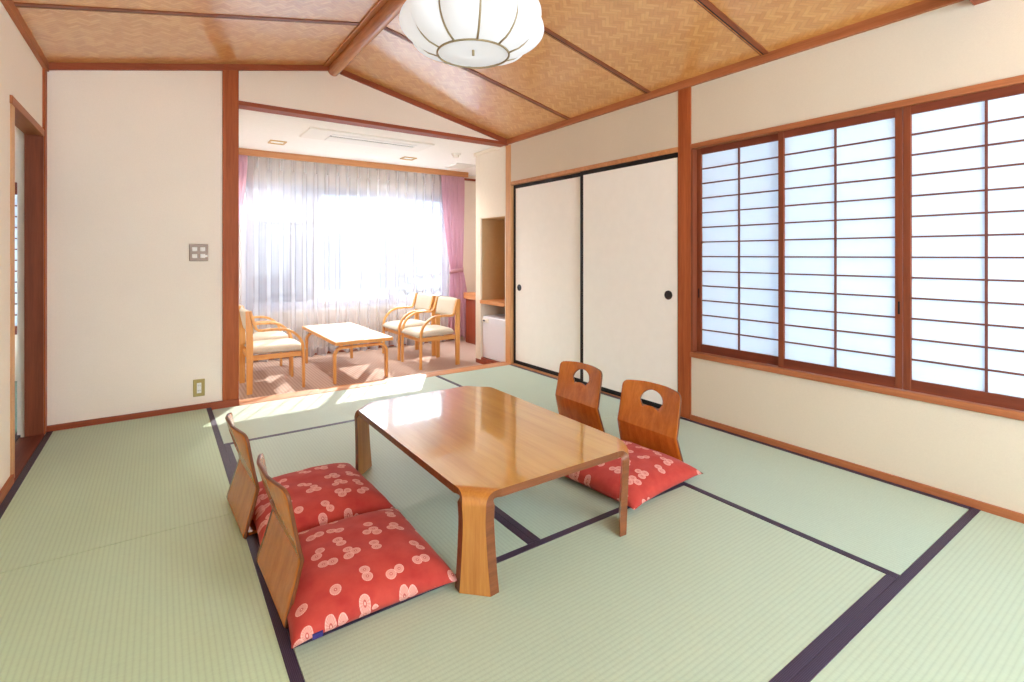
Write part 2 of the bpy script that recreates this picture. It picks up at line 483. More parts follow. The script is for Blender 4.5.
# right wall: solid round the shoji window and the closet doors
WY0, WY1, WZ0, WZ1 = -.25, 2.043, .428, 1.79
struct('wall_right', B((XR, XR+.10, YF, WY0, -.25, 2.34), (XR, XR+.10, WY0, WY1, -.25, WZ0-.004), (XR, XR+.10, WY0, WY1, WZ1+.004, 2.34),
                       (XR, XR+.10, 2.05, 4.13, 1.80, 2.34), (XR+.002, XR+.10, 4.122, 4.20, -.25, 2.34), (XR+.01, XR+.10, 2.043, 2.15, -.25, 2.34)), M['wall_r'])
struct('wall_rear', B((XL-.12, .3, YF-.1, YF, -.25, 2.75), (2.75, XR+.1, YF-.1, YF, -.25, 2.34), (.3, 2.75, YF-.1, YF, -.25, .55), (.3, 2.75, YF-.1, YF, 2.12, 2.75)), M['wall'])  # unseen opening behind the camera, added to let in fill light
# closet behind the fusuma
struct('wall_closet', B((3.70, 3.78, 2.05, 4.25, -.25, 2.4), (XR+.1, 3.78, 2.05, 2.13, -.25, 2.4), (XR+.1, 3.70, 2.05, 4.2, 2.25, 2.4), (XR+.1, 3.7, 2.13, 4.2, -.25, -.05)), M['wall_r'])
# alcove
bm = B((AXL-.1, AXL, YB+.1, AY, -.25, 2.3))
struct('wall_alcove_left', bm, M['white'])
struct('wall_alcove_right', B((AXR, AXR+.1, 4.20, AY, -.25, 2.3), (3.45, AXR, 4.18, 4.26, -.25, 2.3)), M['white'])
struct('ceiling_alcove', B((AXL-.1, AXR+.1, YB+.10, AY+.1, AC_, 2.34)), M['white'])
WX0, WX1, WWZ0, WWZ1 = .74, 3.30, .44, 1.90
struct('wall_window', B((AXL-.1, WX0, AY, AY+.1, -.25, 2.3), (WX1, AXR+.1, AY, AY+.1, -.25, 2.3), (WX0, WX1, AY, AY+.1, -.25, WWZ0), (WX0, WX1, AY, AY+.1, WWZ1, 2.3)), M['wall'])
struct('wall_alcove_skirting', B((AXL, 3.45, AY-.012, AY, AF, AF+.06)), M['redwood'])
# unseen roof deck, right overhang added to keep sun off the shoji
struct('roof', B((XL-2.3, 4.7, YF-.4, AY+.02, 2.72, 2.8)), M['concrete'])

# posts, lintel, trims
struct('trim_1', B((.372, .474, YB-.016, YB+.11, 0, ceil_z(.42)-.005)), M['trimz'], bevel=.003)
struct('trim_2', B((XR-.006, XR+.05, 2.046, 2.144, 0, ceil_z(XR)-.02)), M['trimz'], bevel=.003)
struct('trim_3', B((XR-.005, XR+.05, 4.118, 4.206, -.1, 2.178)), M['railz'], bevel=.003)
struct('trim_4', B((.474, XR-.005, YB-.014, YB+.105, 2.176, 2.207)), M['trimx'], bevel=.002)
# gable mouldings that follow the slope
def slope_trim(name, xa, xb, y0, y1, d0, d1, mat):
    bm = bmesh.new()
    prism(bm, [(xa, ceil_z(xa)+d0), (xb, ceil_z(xb)+d0), (xb, ceil_z(xb)+d1), (xa, ceil_z(xa)+d1)], 'y', y0, y1)
    return struct(name, bm, mat)
slope_trim('trim_5', XL, RID, YB-.02, YB+.01, -.042, .006, M['trimx'])
slope_trim('trim_6', RID, XR, YB-.02, YB+.01, -.042, .006, M['trimx'])
struct('trim_7', B((XL-.002, XL+.022, YF, YB, 2.205, 2.275)), M['trim'])
struct('trim_8', B((XR-.022, XR+.002, YF, YB, 2.184, 2.262)), M['trim'])
struct('trim_9', B((XL, XR,   .52, .640, 2.149, 2.34)), M['trimx'])
struct('trim_10', B((XL, XL+.013, 4.11, YB, 0, 2.21)), M['trimz'])            # slim corner post
# kamoi over fusuma and window, sill
struct('trim_11', B((XR-.010, XR+.06, 2.144, 4.118, 1.772, 1.806)), M['rail'], bevel=.002)
struct('trim_12', B((XR-.012, XR+.07, WY0-.04, 2.046, 1.776, 1.806)), M['trim'], bevel=.002)
struct('trim_13', B((XR-.014, XR+.09, WY0-.04, 2.046, .412, .444)), M['trim'], bevel=.003)
# baseboards / tatami edging strips
struct('baseboard_right', B((XR-.012, XR+.002, YF, 2.046, -.05, .034)), M['trim'], bevel=.002)
struct('baseboard_closet', B((XR-.010, XR+.08, 2.144, 4.118, -.05, .004)), M['rail'])
struct('baseboard_back', B((XL+.012, .476, YB-.022, YB-.001, -.05, .034)), M['trimx'], bevel=.002)
struct('baseboard_left', B((XL, XL+.013, YF, 3.32, -.05, .04)), M['trim'], bevel=.002)
struct('trim_14', B((.476, XR-.004, 4.088, 4.235, -.12, .003)), M['rail'], bevel=.003)       # sill between mats and carpet
# door on the left
d1 = sroot('door_1')
obj('casing', B((XL-.078, XL+.004, 3.31, 3.385, 0, 1.80)), M['railz'], d1, bevel=.003)
obj('head_casing', B((XL-.078, XL+.010, 3.30, 4.15, 1.795, 1.835)), M['trim'], d1, bevel=.003)
obj('far_jamb', B((XL-.078, XL+.006, 4.10, 4.15, 0, 1.80)), M['sashz'], d1, bevel=.002)  # darker sash wood puts the doorway's shade into the jamb colour
obj('threshold', B((XL-.10, XL+.012, 3.32, 4.10, -.06, .004)), M['sashy'], d1, bevel=.002)

# adjoining room seen through the door
struct('floor_next_room', B((-2.6, XL-.13, 2.6, 6.0, -.25, -.02)), M['concrete'])
struct('wall_next_room', B((-2.7, XL-.58, 6.0, 6.1, -.25, 2.3), (XL-.12, AXL-.1, 6.0, 6.1, -.25, 2.3), (XL-.58, XL-.12, 6.0, 6.1, -.25, .42), (XL-.58, XL-.12, 6.0, 6.1, 1.66, 2.3),
                           (-2.7, -2.6, 2.5, 6.0, -.25, 2.3), (-2.7, XL-.12, 2.5, 2.6, -.25, 2.3)), M['wall'])
struct('ceiling_next_room', B((-2.7, XL-.12, 2.5, 6.1, 2.25, 2.34)), M['batten'])
w2 = sroot('window_2')
obj('sill', B((XL-.62, XL-.12, 5.96, 6.02, .40, .47)), M['sashy'], w2)
obj('head', B((XL-.62, XL-.12, 5.96, 6.02, 1.60, 1.70)), M['sashy'], w2)
obj('paper', B((XL-.58, XL-.12, 6.02, 6.025, .45, 1.62)), M['paper'], w2)
kb = B(*[(XL-.58, XL-.12, 6.004, 6.018, z-.006, z+.006) for z in [.47+.094*k for k in range(1, 12)]])
obj('lattice', kb, M['kumiko'], w2)

# tatami mats -------------------------------------------------------------
XA, XBm, XC, XLm, XRm = .301, 1.157, 2.018, XL+.014, XR-.012
HERI = .029
def mat(label, x0, x1, y0, y1, along, mt, sides):
    e = .0014
    t = thing('tatami_mat', label, 'tatami mat', ((x0+x1)/2, (y0+y1)/2, -.055), 0, 'tatami mats')
    hx, hy = (x1-x0)/2-e, (y1-y0)/2-e
    obj('woven_surface', B((-hx, hx, -hy, hy, 0, .055)), mt, t, bevel=.0012)
    for s in sides:
        if s == 'l': b = (-hx-.0012, -hx+HERI, -hy, hy, .001, .0566)
        if s == 'r': b = (hx-HERI, hx+.0012, -hy, hy, .001, .0566)
        if s == 'b': b = (-hx, hx, -hy-.0012, -hy+HERI, .001, .0566)
        if s == 't': b = (-hx, hx, hy-HERI, hy+.0012, .001, .0566)
        obj('cloth_border', B(b), M['border'], t, bevel=.0015)
mat('tatami mat along the left wall beside the doorway, reaching the wall with the switch plate', XLm, XA, 2.40, YB-.022, 'y', M['board_l'], 'lr')
mat('tatami mat along the left wall nearest the camera, left of the low chair backs', XLm, XA, .646, 2.40, 'y', M['board_l'], 'lr')
mat('tatami mat lying crosswise at the alcove step, striped by sunlight', XA, XC, 3.28, 4.088, 'x', M['board_x'], 'b')
mat('tatami mat under the left half of the low table and its red cushions', XA, XBm, 1.51, 3.28, 'y', M['board_y'], 'lr')
mat('tatami mat under the right half of the low table', XBm, XC, 1.51, 3.28, 'y', M['board_y'], 'lr')
mat('tatami mat lying crosswise in front of the low table, under its near legs', XA, XC, .646, 1.51, 'x', M['board_x'], 'bt')
mat('tatami mat in front of the white closet doors', XC, XRm, 2.385, 4.088, 'y', M['board_y'], 'lr')
mat('tatami mat below the paper window along the right wall', XC, XRm, .646, 2.385, 'y', M['board_y'], 'lr')
mat('tatami mat in the near right corner, beyond the wide dark border', 1.10, XRm, -.22, .646, 'x', M['board_x'], 'bt')
mat('tatami mat in the near left corner, next to the mat by the left wall', XLm, 1.10, -.22, .646, 'x', M['board_x'], 'bt')
mat('green tatami mat in the next room beyond the far floor joint', -2.4, XL-.105, 5.255, 5.98, 'y', M['green'], '')
mat('green tatami mat in the next room just inside the doorway', -2.4, XL-.105, 3.0, 5.255, 'y', M['green'], 'r')

# fusuma doors ---------------------------------------------------------------
def fusuma(name, y0, y1, x, hy, hz, w0=.034):
    d = sroot(name)
    z0, z1, w = .006, 1.772, .034
    obj('panel', B((x+.004, x+.022, y0+w0*.5, y1-w*.5, z0+w*.5, z1-w*.5)), M['fusuma'], d)
    obj('frame', B((x, x+.026, y0, y0+w0, z0, z1), (x, x+.026, y1-w, y1, z0, z1), (x, x+.026, y0+w0, y1-w, z0, z0+w), (x, x+.026, y0+w0, y1-w, z1-w, z1)), M['black'], d, bevel=.003)
    bm = bmesh.new()
    lathe(bm, [(.001, x+.003), (.022, x+.003), (.024, x-.001), (.031, x-.001), (.031, x+.006), (.001, x+.006)], 28, hy, hz, 'x')
    obj('finger_pull', bm, M['bronze'], d, smooth=False)
fusuma('door_2', 2.146, 3.112, XR-.001, 2.227, .805, .006)
fusuma('door_3', 3.076, 4.117, XR+.030, 4.02, .76)

# shoji window ---------------------------------------------------------------
w1 = sroot('window_1')
obj('jamb', B((XR-.004, XR+.09, 2.030, 2.046, .444, 1.776)), M['sashz'], w1, bevel=.002)
obj('jamb', B((XR-.004, XR+.09, -.27, -.235, .444, 1.776)), M['sashz'], w1, bevel=.002)
def sash(y0, y1, x):
    st = .030
    f = obj('shoji_sash', B((x, x+.024, y0, y0+st, .446, 1.776), (x, x+.024, y1-st, y1, .446, 1.776)), M['sashz'], w1, bevel=.002)
    obj('sash_rails', B((x+.002, x+.022, y0+st, y1-st, .446, .497), (x+.002, x+.022, y0+st, y1-st, 1.737, 1.776)), M['sashy'], f)
    ym = (y0+y1)/2
    zz = [.497+(1.737-.497)*k/13 for k in range(1, 13)]
    obj('lattice', B((x+.006, x+.015, ym-.0045, ym+.0045, .497, 1.737), *[(x+.004, x+.015, y0+st, y1-st, z-.0038, z+.0038) for z in zz]), M['kumiko'], f)
    obj('shoji_paper', B((x+.0155, x+.0165, y0+st*.6, y1-st*.6, .48, 1.75)), M['paper'], f)
    obj('finger_notch', B((x-.0008, x+.004, y0+.010, y0+.018, .80, .86)) if x < XR+.02 else B((x-.0008, x+.004, y1-.018, y1-.010, .80, .86)), M['black'], f)
sash(1.452, 2.030, XR+.040)
sash(.8985, 1.482, XR+.010)
sash(.315, .8965, XR+.010)
sash(-.235, .343, XR+.040)

# alcove window ---------------------------------------------------------------
w3 = sroot('window_3')
def fr(x0, x1, y0, y1, z0, z1): return (x0, x1, y0, y1, z0, z1)
obj('window_frame', B(fr(WX0-.01, WX1+.01, AY+.01, AY+.09, WWZ0-.005, WWZ0+.04), fr(WX0-.01, WX1+.01, AY+.01, AY+.09, WWZ1-.05, WWZ1+.005),
                      fr(WX0-.01, WX0+.04, AY+.01, AY+.09, WWZ0, WWZ1), fr(WX1-.04, WX1+.01, AY+.01, AY+.09, WWZ0, WWZ1)), M['alu'], w3)
for (a, b, y) in ((WX0+.04, 1.60, AY+.05), (1.53, 2.50, AY+.02), (2.43, WX1-.04, AY+.05)):
    f = obj('window_sash', B((a, a+.05, y, y+.03, WWZ0+.04, WWZ1-.05), (b-.05, b, y, y+.03, WWZ0+.04, WWZ1-.05), (a+.05, b-.05, y, y+.03, WWZ0+.04, WWZ0+.09), (a+.05, b-.05, y, y+.03, WWZ1-.09, WWZ1-.05)), M['alu'], w3)
    obj('pane', B((a+.05, b-.05, y+.012, y+.016, WWZ0+.09, WWZ1-.09)), M['glass'], f)
obj('window_sill', B((WX0-.05, WX1+.05, AY-.008, AY+.01, WWZ0-.03, WWZ0)), M['white'], w3, bevel=.003)
struct('trim_15', B((AXL, 3.455, 5.985, 6.02, 2.138, AC_)), M['rail'], bevel=.003)          # curtain pelmet board
struct('trim_16', B((3.30, AXR, AY-.02, AY, 2.135, 2.165)), M['trimx'])

# curtains ---------------------------------------------------------------
def curtain_mesh(x0, x1, ztop, zbot, yc, pitch, amp, nx, nz, taper=None, header=.11, seed=0, keep=0):
    rnd = random.Random(seed); ph = [rnd.uniform(-.5, .5) for _ in range(200)]
    bm = bmesh.new(); rows = []
    for k in range(nz+1):
        tz = k/nz; z = ztop + (zbot-ztop)*tz
        row = []
        for i in range(nx+1):
            s = i/nx; x = x0 + (x1-x0)*s
            c = (x-x0)/pitch; ci = int(c); fr_ = c-ci
            # tight pinch at the header, soft folds below
            pin = math.exp(-((fr_-.5)/.13)**2) - .12
            tri = math.asin(.96*math.sin(2*PI*c+ph[ci % 200]*tz*.5))/math.asin(.96)
            soft = .5+.5*math.cos(2*PI*c + ph[ci % 200]*tz*1.5 + .8*math.sin(3.1*x+2.0*tz))
            soft2 = .22*math.sin(2*PI*c*2.0 + ph[(ci+7) % 200]*3 + tz)
            g = min(1, max(0, (ztop-z)/header))
            y = yc - amp*((1-g*(1-keep))*pin*.6 + g*(soft-.5+soft2)*(.75+.5*tz))
            if keep: y = yc - amp*((1-g)*pin*.6 + tri*(.35+.65*g)*(.9+.15*tz))
            if taper: x = taper(s, tz)
            if tz == 1: z += .006*math.sin(x*40)
            row.append(bm.verts.new((x, y, z)))
        rows.append(row)
    for r0, r1 in zip(rows, rows[1:]):
        for i in range(nx):
            bm.faces.new((r0[i], r0[i+1], r1[i+1], r1[i]))
    return bm
sc_ = curtain_mesh(.56, 3.22, 2.165, AF+.035, 6.150, .125, .042, 520, 40, seed=3, keep=1.0)
# gather tape along the top and a hem band, both of the same voile, are folded double
o = obj('sheer_curtain', sc_, M['sheer'], smooth=True)
tag(o, 'white sheer curtain with narrow pleats across the whole alcove window', 'curtain')
tapes = []
for k in range(22):
    xx = .56+.125*(k+.5)
    if xx < 3.2: tapes.append((xx-.011, xx+.011, 6.105, 6.111, 2.02, 2.163))
for tp in tapes: obj('pleat_tape', B(tp), M['sheer'], o)
hb = curtain_mesh(.56, 3.22, AF+.115, AF+.035, 6.146, .125, .042*1.05, 520, 3, header=.0001, seed=3, keep=1.0)
obj('hem', hb, M['sheer'], o)

def pink(name_label, top0, top1, w0, w1, b0, b1, zt, ztie, zb, yc, seed):
    def taper(s, tz):
        z = zt + (zb-zt)*tz
        if z > ztie:
            k = (zt-z)/(zt-ztie); k = k**1.7
            a, b = top0+(w0-top0)*k, top1+(w1-top1)*k
        else:
            k = (ztie-z)/(ztie-zb); k = k**.7
            a, b = w0+(b0-w0)*k, w1+(b1-w1)*k
        return a+(b-a)*s
    t = thing('pink_curtain', name_label, 'curtain', (0, 0, 0), 0, 'pink drawn-back curtains')
    bm = curtain_mesh(0, 1, zt, zb, yc, 1/6.0, .030, 110, 46, taper=taper, seed=seed)
    obj('drape', bm, M['pink'], t, smooth=True)
    tb = bmesh.new(); cx, rx = (w0+w1)/2, (w1-w0)/2+.012
    pts = [(cx+rx*math.cos(a), yc+.045*math.sin(a), ztie+.012*math.cos(a)) for a in [2*PI*k/28 for k in range(28)]]
    rings = [[tb.verts.new((x, y, z+dz)) for (x, y, z) in pts] for dz in (-.028, .028)]
    for k in range(28): tb.faces.new((rings[0][k], rings[0][(k+1) % 28], rings[1][(k+1) % 28], rings[1][k]))
    so = obj('tieback', tb, M['pink'], t, smooth=True)
    m = so.modifiers.new('s', 'SOLIDIFY'); m.thickness = .006
    return t
pink('dusty pink curtain tied back at the right end of the alcove window', 3.07, 3.43, 3.215, 3.40, 3.16, 3.55, 2.15, .87, AF+.02, 6.055, 1)
pink('dusty pink curtain at the left end of the alcove window beside the post', .33, .775, .34, .56, .33, .62, 2.15, .87, AF+.02, 6.055, 2)

# outside ---------------------------------------------------------------
bl = thing('window_shutter', 'white louvred shutter panel on the balcony, seen faintly through the left of the sheer curtain', 'shutter', (1.25, 6.78, -.6))
obj('facade', B((-.42, .43, 0, .08, 0, 2.56)), M['extwall'], bl)
lv = bmesh.new()
for k in range(14):
    z = .98+.08*k
    prism(lv, [(-.03, z), (-.005, z+.05), (0, z+.05), (-.024, z-.004)], 'x', -.32, .30)
obj('louvres', lv, M['louver'], bl)
obj('louvre_frame', B((-.35, -.32, -.04, 0, .94, 2.12), (.30, .33, -.04, 0, .94, 2.12), (-.32, .30, -.04, 0, 2.09, 2.12), (-.32, .30, -.04, 0, .94, .97)), M['extwall'], bl)
far = thing('backdrop_building', 'added backdrop building that dims the sky behind the sheer curtain', 'building', (4.5, 13.0, -3.0))  # added facade keeps the bright sky out of the window view
obj('facade', B((-7, 9, 0, 2, 0, 6.6)), M['extfar'], far)
for k in range(7):
    f = obj('window', B((-6+2.1*k, -4.9+2.1*k, -.03, .02, 3.2, 4.6)), M['lattice'], far)
struct('exterior_balcony_floor', B((-.2, 5.2, AY+.1, 7.3, -.45, -.3)), M['concrete'])
rl = thing('balcony_railing', 'grey patterned balcony railing seen through the right of the sheer curtain', 'railing', (3.2, 7.0, -.3))
obj('rails', B((-.9, 1.6, -.015, .015, 1.20, 1.225), (-.9, 1.6, -.015, .015, .70, .72)), M['extwall'], rl)
for xx in (-.9, 1.57): obj('post', B((xx, xx+.03, -.015, .015, 0, 1.2)), M['extwall'], rl)
for zr in (.80, 1.03):
    for k in range(8):
        bm = bmesh.new(); x = -.35+.22*k
        prism(bm, [(x, zr+.06), (x+.05, zr+.11), (x+.15, zr+.03), (x+.20, zr+.07), (x+.20, zr+.02), (x+.14, zr-.03), (x+.05, zr+.05), (x, zr+.01)], 'y', -.01, .01)
        obj('ornament', bm, M['lattice'], rl)

# ------------------------------------------------------------------ alcove fittings
acu = thing('air_conditioner', 'white ceiling cassette air conditioner set in the alcove ceiling', 'air conditioner', (1.68, 4.85, AC_))
obj('panel', B((-.60, .61, -.205, .205, -.016, .01)), M['plasticgrey'], acu, bevel=.01, seg=3)
obj('grille', B((-.38, .46, .0, .17, -.022, -.012)), M['plastic'], acu, bevel=.003)
obj('outlet_slot', B((-.38, .46, -.04, -.012, -.0175, -.010)), M['slot'], acu)
obj('flap', B((-.37, .45, -.12, -.05, -.023, -.014)), M['plastic'], acu, bevel=.003)
def downlight(label, x, y):
    t = thing('downlight', label, 'ceiling light', (x, y, AC_), 0, 'recessed alcove downlights')
    obj('rim', B((-.075, .075, -.075, -.06, -.010, .002), (-.075, .075, .06, .075, -.010, .002), (-.075, -.06, -.06, .06, -.010, .002), (.06, .075, -.06, .06, -.010, .002)), M['gold'], t)
    bm = bmesh.new(); lathe(bm, [(.001, -.004), (.045, -.006), (.058, -.002), (.058, .003), (.001, .003)], 24)
    obj('lens', bm, M['dlens'], t)
downlight('square recessed downlight in the alcove ceiling left of the air conditioner', .962, 5.46)
downlight('square recessed downlight in the alcove ceiling between air conditioner and curtain rail', 2.372, 5.50)
sd = thing('smoke_detector', 'small round smoke detector on the alcove ceiling', 'smoke detector', (2.70, 4.95, AC_))
bm = bmesh.new(); lathe(bm, [(.001, -.018), (.05, -.018), (.056, -.008), (.056, .001), (.001, .001)], 28); obj('base', bm, M['plastic'], sd)
bm = bmesh.new(); lathe(bm, [(.001, -.048), (.028, -.046), (.034, -.036), (.034, -.016), (.001, -.016)], 28); obj('sensor_head', bm, M['plasticgrey'], sd)
vt = thing('ceiling_vent', 'square white vent grille in the alcove ceiling near the pink curtain', 'vent', (3.11, 5.58, AC_))
obj('frame', B((-.14, .14, -.15, .15, -.012, .002)), M['plastic'], vt, bevel=.004)
obj('slats', B(*[(-.115, .115, -.12+.03*k, -.108+.03*k, -.017, -.010) for k in range(9)]), M['plasticgrey'], vt)

# niche cabinet beside the post: opening above, refrigerator bay below
NX, NY0, NY1 = XR-.004, 4.207, 4.795
cab = thing('niche_cabinet', 'cream built-in cabinet with open niche and wooden shelf beside the closet', 'cabinet', (NX, NY0, AF))
W = NY1-NY0; D = .55
def zc(z): return z-AF
obj('body', B((0, D, W-.105, W, .045, 2.27), (0, D, 0, .012, .045, 2.27), (0, D, .012, W-.105, zc(1.475), 2.27), (D-.02, D, .012, W-.105, .07, zc(1.475))), M['cream'], cab, bevel=.002)
obj('niche_lining', B((.02, D-.025, W-.109, W-.105, zc(.592), zc(1.475)), (.02, D-.025, .012, .016, zc(.592), zc(1.475)), (D-.029, D-.0202, .016, W-.109, zc(.592), zc(1.475)), (.02, D-.03, .016, W-.109, zc(1.468), zc(1.475))), M['niche'], cab)
obj('shelf', B((-.012, D-.021, .012, W-.105, zc(.556), zc(.592))), M['shelf'], cab, bevel=.003)
obj('crown_moulding', B((-.018, D, 0, W+.014, 2.268, 2.300)), M['cream'], cab, bevel=.003)
obj('plinth', B((.0, D, .0, W, 0, .045), (.004, D-.02, .012, W-.105, .045, .068)), M['redwood'], cab, bevel=.003)
fr_ = thing('refrigerator', 'small white refrigerator in the bay below the niche shelf', 'refrigerator', (NX+.02, NY0+.02, AF+.070))
fw = W-.105-.028
obj('body', B((.05, .46, 0, fw, .0, .455)), M['fridge'], fr_, bevel=.008, seg=3)
fd = obj('door', B((.0, .045, 0.002, fw-.002, .004, .452)), M['fridge'], fr_, bevel=.010, seg=3)
obj('handle', B((-.012, .003, fw-.125, fw-.012, .385, .425)), M['plasticgrey'], fd, bevel=.005, seg=3)
obj('label_badge', B((-.0145, -.011, fw-.070, fw-.030, .396, .412)), M['louver'], fd)
dk = thing('counter_unit', 'wooden counter with dark red-brown panel behind the pink curtain', 'counter', (3.375, 4.85, AF))
obj('counter_top', B((0, .56, 0, 1.13, .59, .675)), M['shelf'], dk, bevel=.004)
obj('panel', B((.03, .55, .02, 1.12, 0, .59)), M['redwood'], dk)

# coffee table
ct = thing('coffee_table', 'pale topped low beech coffee table between the alcove armchairs', 'table', (1.56, 5.25, AF))
bm = bmesh.new(); prism(bm, [(-.262, -.635), (.262, -.635), (.262, .635), (-.262, .635)], 'z', .388, .398)
obj('tabletop', bm, M['laminate'], ct, bevel=.003)
obj('edge_band', B((-.27, .27, -.645, -.635, .366, .397), (-.27, .27, .635, .645, .366, .397), (-.27, -.262, -.635, .635, .366, .397), (.262, .27, -.635, .635, .366, .397), (-.262, .262, -.635, .635, .366, .388)), M['beechx'], ct, bevel=.002)
def arc(cx, cz, r, a0, a1, n=8):
    return [(cx+r*math.cos(a0+(a1-a0)*k/n), cz+r*math.sin(a0+(a1-a0)*k/n)) for k in range(n+1)]
for y in (-.53, .55):
    path = [(-.245, 0), (-.245, .15)] + arc(-.245+.07, .325-.07, .07, PI, PI/2) + arc(.245-.07, .325-.07, .07, PI/2, 0) + [(.245, .15), (.245, 0)]
    bm = bmesh.new(); sweep(bm, [(x, y, z) for x, z in path], .045, .024, (0, 1, 0))
    obj('leg_frame', bm, M['beech'], ct, bevel=.005, seg=3)
obj('bearer', B((-.20, -.17, -.53, .55, .337, .366), (.17, .20, -.53, .55, .337, .366)), M['beechx'], ct)

# armchairs ---------------------------------------------------------------
def cushion_bm(x0, x1, y0, y1, z0, z1, n=14, pinch=.35, bow=None):
    bm = bmesh.new(); T, Bt = [], []
    for i in range(n+1):
        rt, rb = [], []
        for j in range(n+1):
            u = 2*i/n-1; v = 2*j/n-1
            k = max(0, (1-abs(u)**7)*(1-abs(v)**7))**.5
            x = (x0+x1)/2+u*(x1-x0)/2; y = (y0+y1)/2+v*(y1-y0)/2
            zm = z0+(z1-z0)*pinch
            zt = zm+(z1-zm)*k; zb = zm+(z0-zm)*k
            if bow: zt, zb = zt+bow(u, v), zb+bow(u, v)
            a = bm.verts.new((x, y, zt)); rt.append(a)
            rb.append(a if abs(u) == 1 or abs(v) == 1 else bm.verts.new((x, y, zb)))
        T.append(rt); Bt.append(rb)
    for i in range(n):
        for j in range(n):
            bm.faces.new((T[i][j], T[i+1][j], T[i+1][j+1], T[i][j+1]))
            q = (Bt[i][j], Bt[i][j+1], Bt[i+1][j+1], Bt[i+1][j])
            if len(set(q)) > 2:
                try: bm.faces.new([p for k, p in enumerate(q) if p not in q[:k]])
                except ValueError: pass
    bmesh.ops.recalc_face_normals(bm, faces=bm.faces)
    return bm

def armchair(label, loc, rz):
    """faces local +x; origin between the back legs on the floor"""
    t = thing('armchair', label, 'armchair', loc, rz, 'beech armchairs in the alcove')
    hw = .235
    for s in (-1, 1):
        y = s*hw
        # back leg: upright board that tapers and leans back above the arm
        bm = bmesh.new()
        prism(bm, [(-.022, 0), (.022, 0), (.028, .40), (.024, .56), (-.004, .705), (-.030, .705), (-.024, .40)], 'y', y-.012, y+.012)
        obj('back_leg', bm, M['beech'], t, bevel=.004, seg=3)
        # bent strip: front leg, arm and upright in one curve
        path = [(.432, 0), (.430, .20), (.428, .30)] + [(.428-.20*(1-math.cos(a)), .34+.195*math.sin(a)) for a in [PI/2*k/10 for k in range(1, 11)]] + [(.16, .537), (.10, .533)] + \
               [(.066, .537), (.050, .552), (.040, .58), (.022, .64), (.004, .705)]
        bm = bmesh.new(); sweep(bm, [(x, y+s*.004, z) for x, z in path], .034, .022, (0, 1, 0))
        obj('arm', bm, M['beech'], t, bevel=.005, seg=3)
    # seat frame
    bm = B((.02, .42, -hw+.012, -hw+.034, .278, .322), (.02, .42, hw-.034, hw-.012, .278, .322), (.0, .022, -hw+.012, hw-.012, .278, .322), (.405, .427, -hw+.034, hw-.034, .278, .315))
    obj('seat_rail', bm, M['beechx'], t, bevel=.004)
    bm = cushion_bm(.012, .465, -hw+.008, hw-.008, .318, .392, pinch=.4, bow=lambda u, v: -.012*max(0, u)**3+.006*max(0, -u))
    obj('seat', bm, M['chaircloth'], t, smooth=True)
    # curved padded back
    bm = bmesh.new(); n, m = 14, 8; F, K = [], []
    for i in range(n+1):
        v = 2*i/n-1; f, k = [], []
        for j in range(m+1):
            w = j/m; z = .508+.205*w
            lean = .040-.040*w-.030*(1-v*v)
            rnd = .020*(max(0, 1-abs(2*w-1)**6)*max(0, 1-abs(v)**10))**.5
            y = v*(hw-.014)
            a = Vector((lean, y, z))
            fv = bm.verts.new(a+Vector((rnd, 0, 0))); f.append(fv)
            k.append(fv if rnd < 1e-6 else bm.verts.new(a-Vector((rnd, 0, 0))))
        F.append(f); K.append(k)
    for i in range(n):
        for j in range(m):
            bm.faces.new((F[i][j], F[i+1][j], F[i+1][j+1], F[i][j+1]))
            q = (K[i][j], K[i][j+1], K[i+1][j+1], K[i+1][j]); q = [p for z, p in enumerate(q) if p not in q[:z]]
            if len(q) > 2:
                try: bm.faces.new(q)
                except ValueError: pass
    bmesh.ops.recalc_face_normals(bm, faces=bm.faces)
    obj('backrest', bm, M['chaircloth'], t, smooth=True)
    return t
ch = armchair('beech armchair with beige seat right of the coffee table, nearer the mats', (2.632, 5.03, AF), PI)
dup(ch, (2.634, 5.61, AF), PI, 'beech armchair with beige seat right of the coffee table, against the sheer curtain')
dup(ch, (.624, 5.005, AF), 0, 'beech armchair with beige seat left of the coffee table, beside the wooden post')
dup(ch, (.628, 5.57, AF), 0, 'beech armchair left of the coffee table, half hidden behind the one by the post')

# ------------------------------------------------------------------ low table (bent plywood)
TZ, TH = .328, .026
LX, LY = .378, .588
tbl = thing('low_table', 'glossy honey brown low table with bent plywood legs on the tatami', 'table', (1.166, 1.936, .002))
CH = .112
hx, hy = LX, LY
oct_ = []
def corner(cx, cy, sx, sy):
    return [(cx, cy-sy*CH), (cx-sx*CH, cy)] if sx*sy > 0 else [(cx-sx*CH, cy), (cx, cy-sy*CH)]
pts = corner(hx, hy, 1, 1)+corner(-hx, hy, -1, 1)+corner(-hx, -hy, -1, -1)+corner(hx, -hy, 1, -1)
bm = bmesh.new()
top = [bm.verts.new((x, y, TZ)) for x, y in pts]; bot = [bm.verts.new((x, y, TZ-TH)) for x, y in pts]
bm.faces.new(top); bm.faces.new(bot[::-1])
for k in range(8): bm.faces.new((bot[k], bot[(k+1) % 8], top[(k+1) % 8], top[k]))
bmesh.ops.recalc_face_normals(bm, faces=bm.faces)
tt = obj('tabletop', bm, M['tabletop'], tbl)
tt.data.materials.append(M['plyedge'])
for p in tt.data.polygons:
    if abs(p.normal.z) < .5: p.material_index = 1
tt.data.polygons.update()
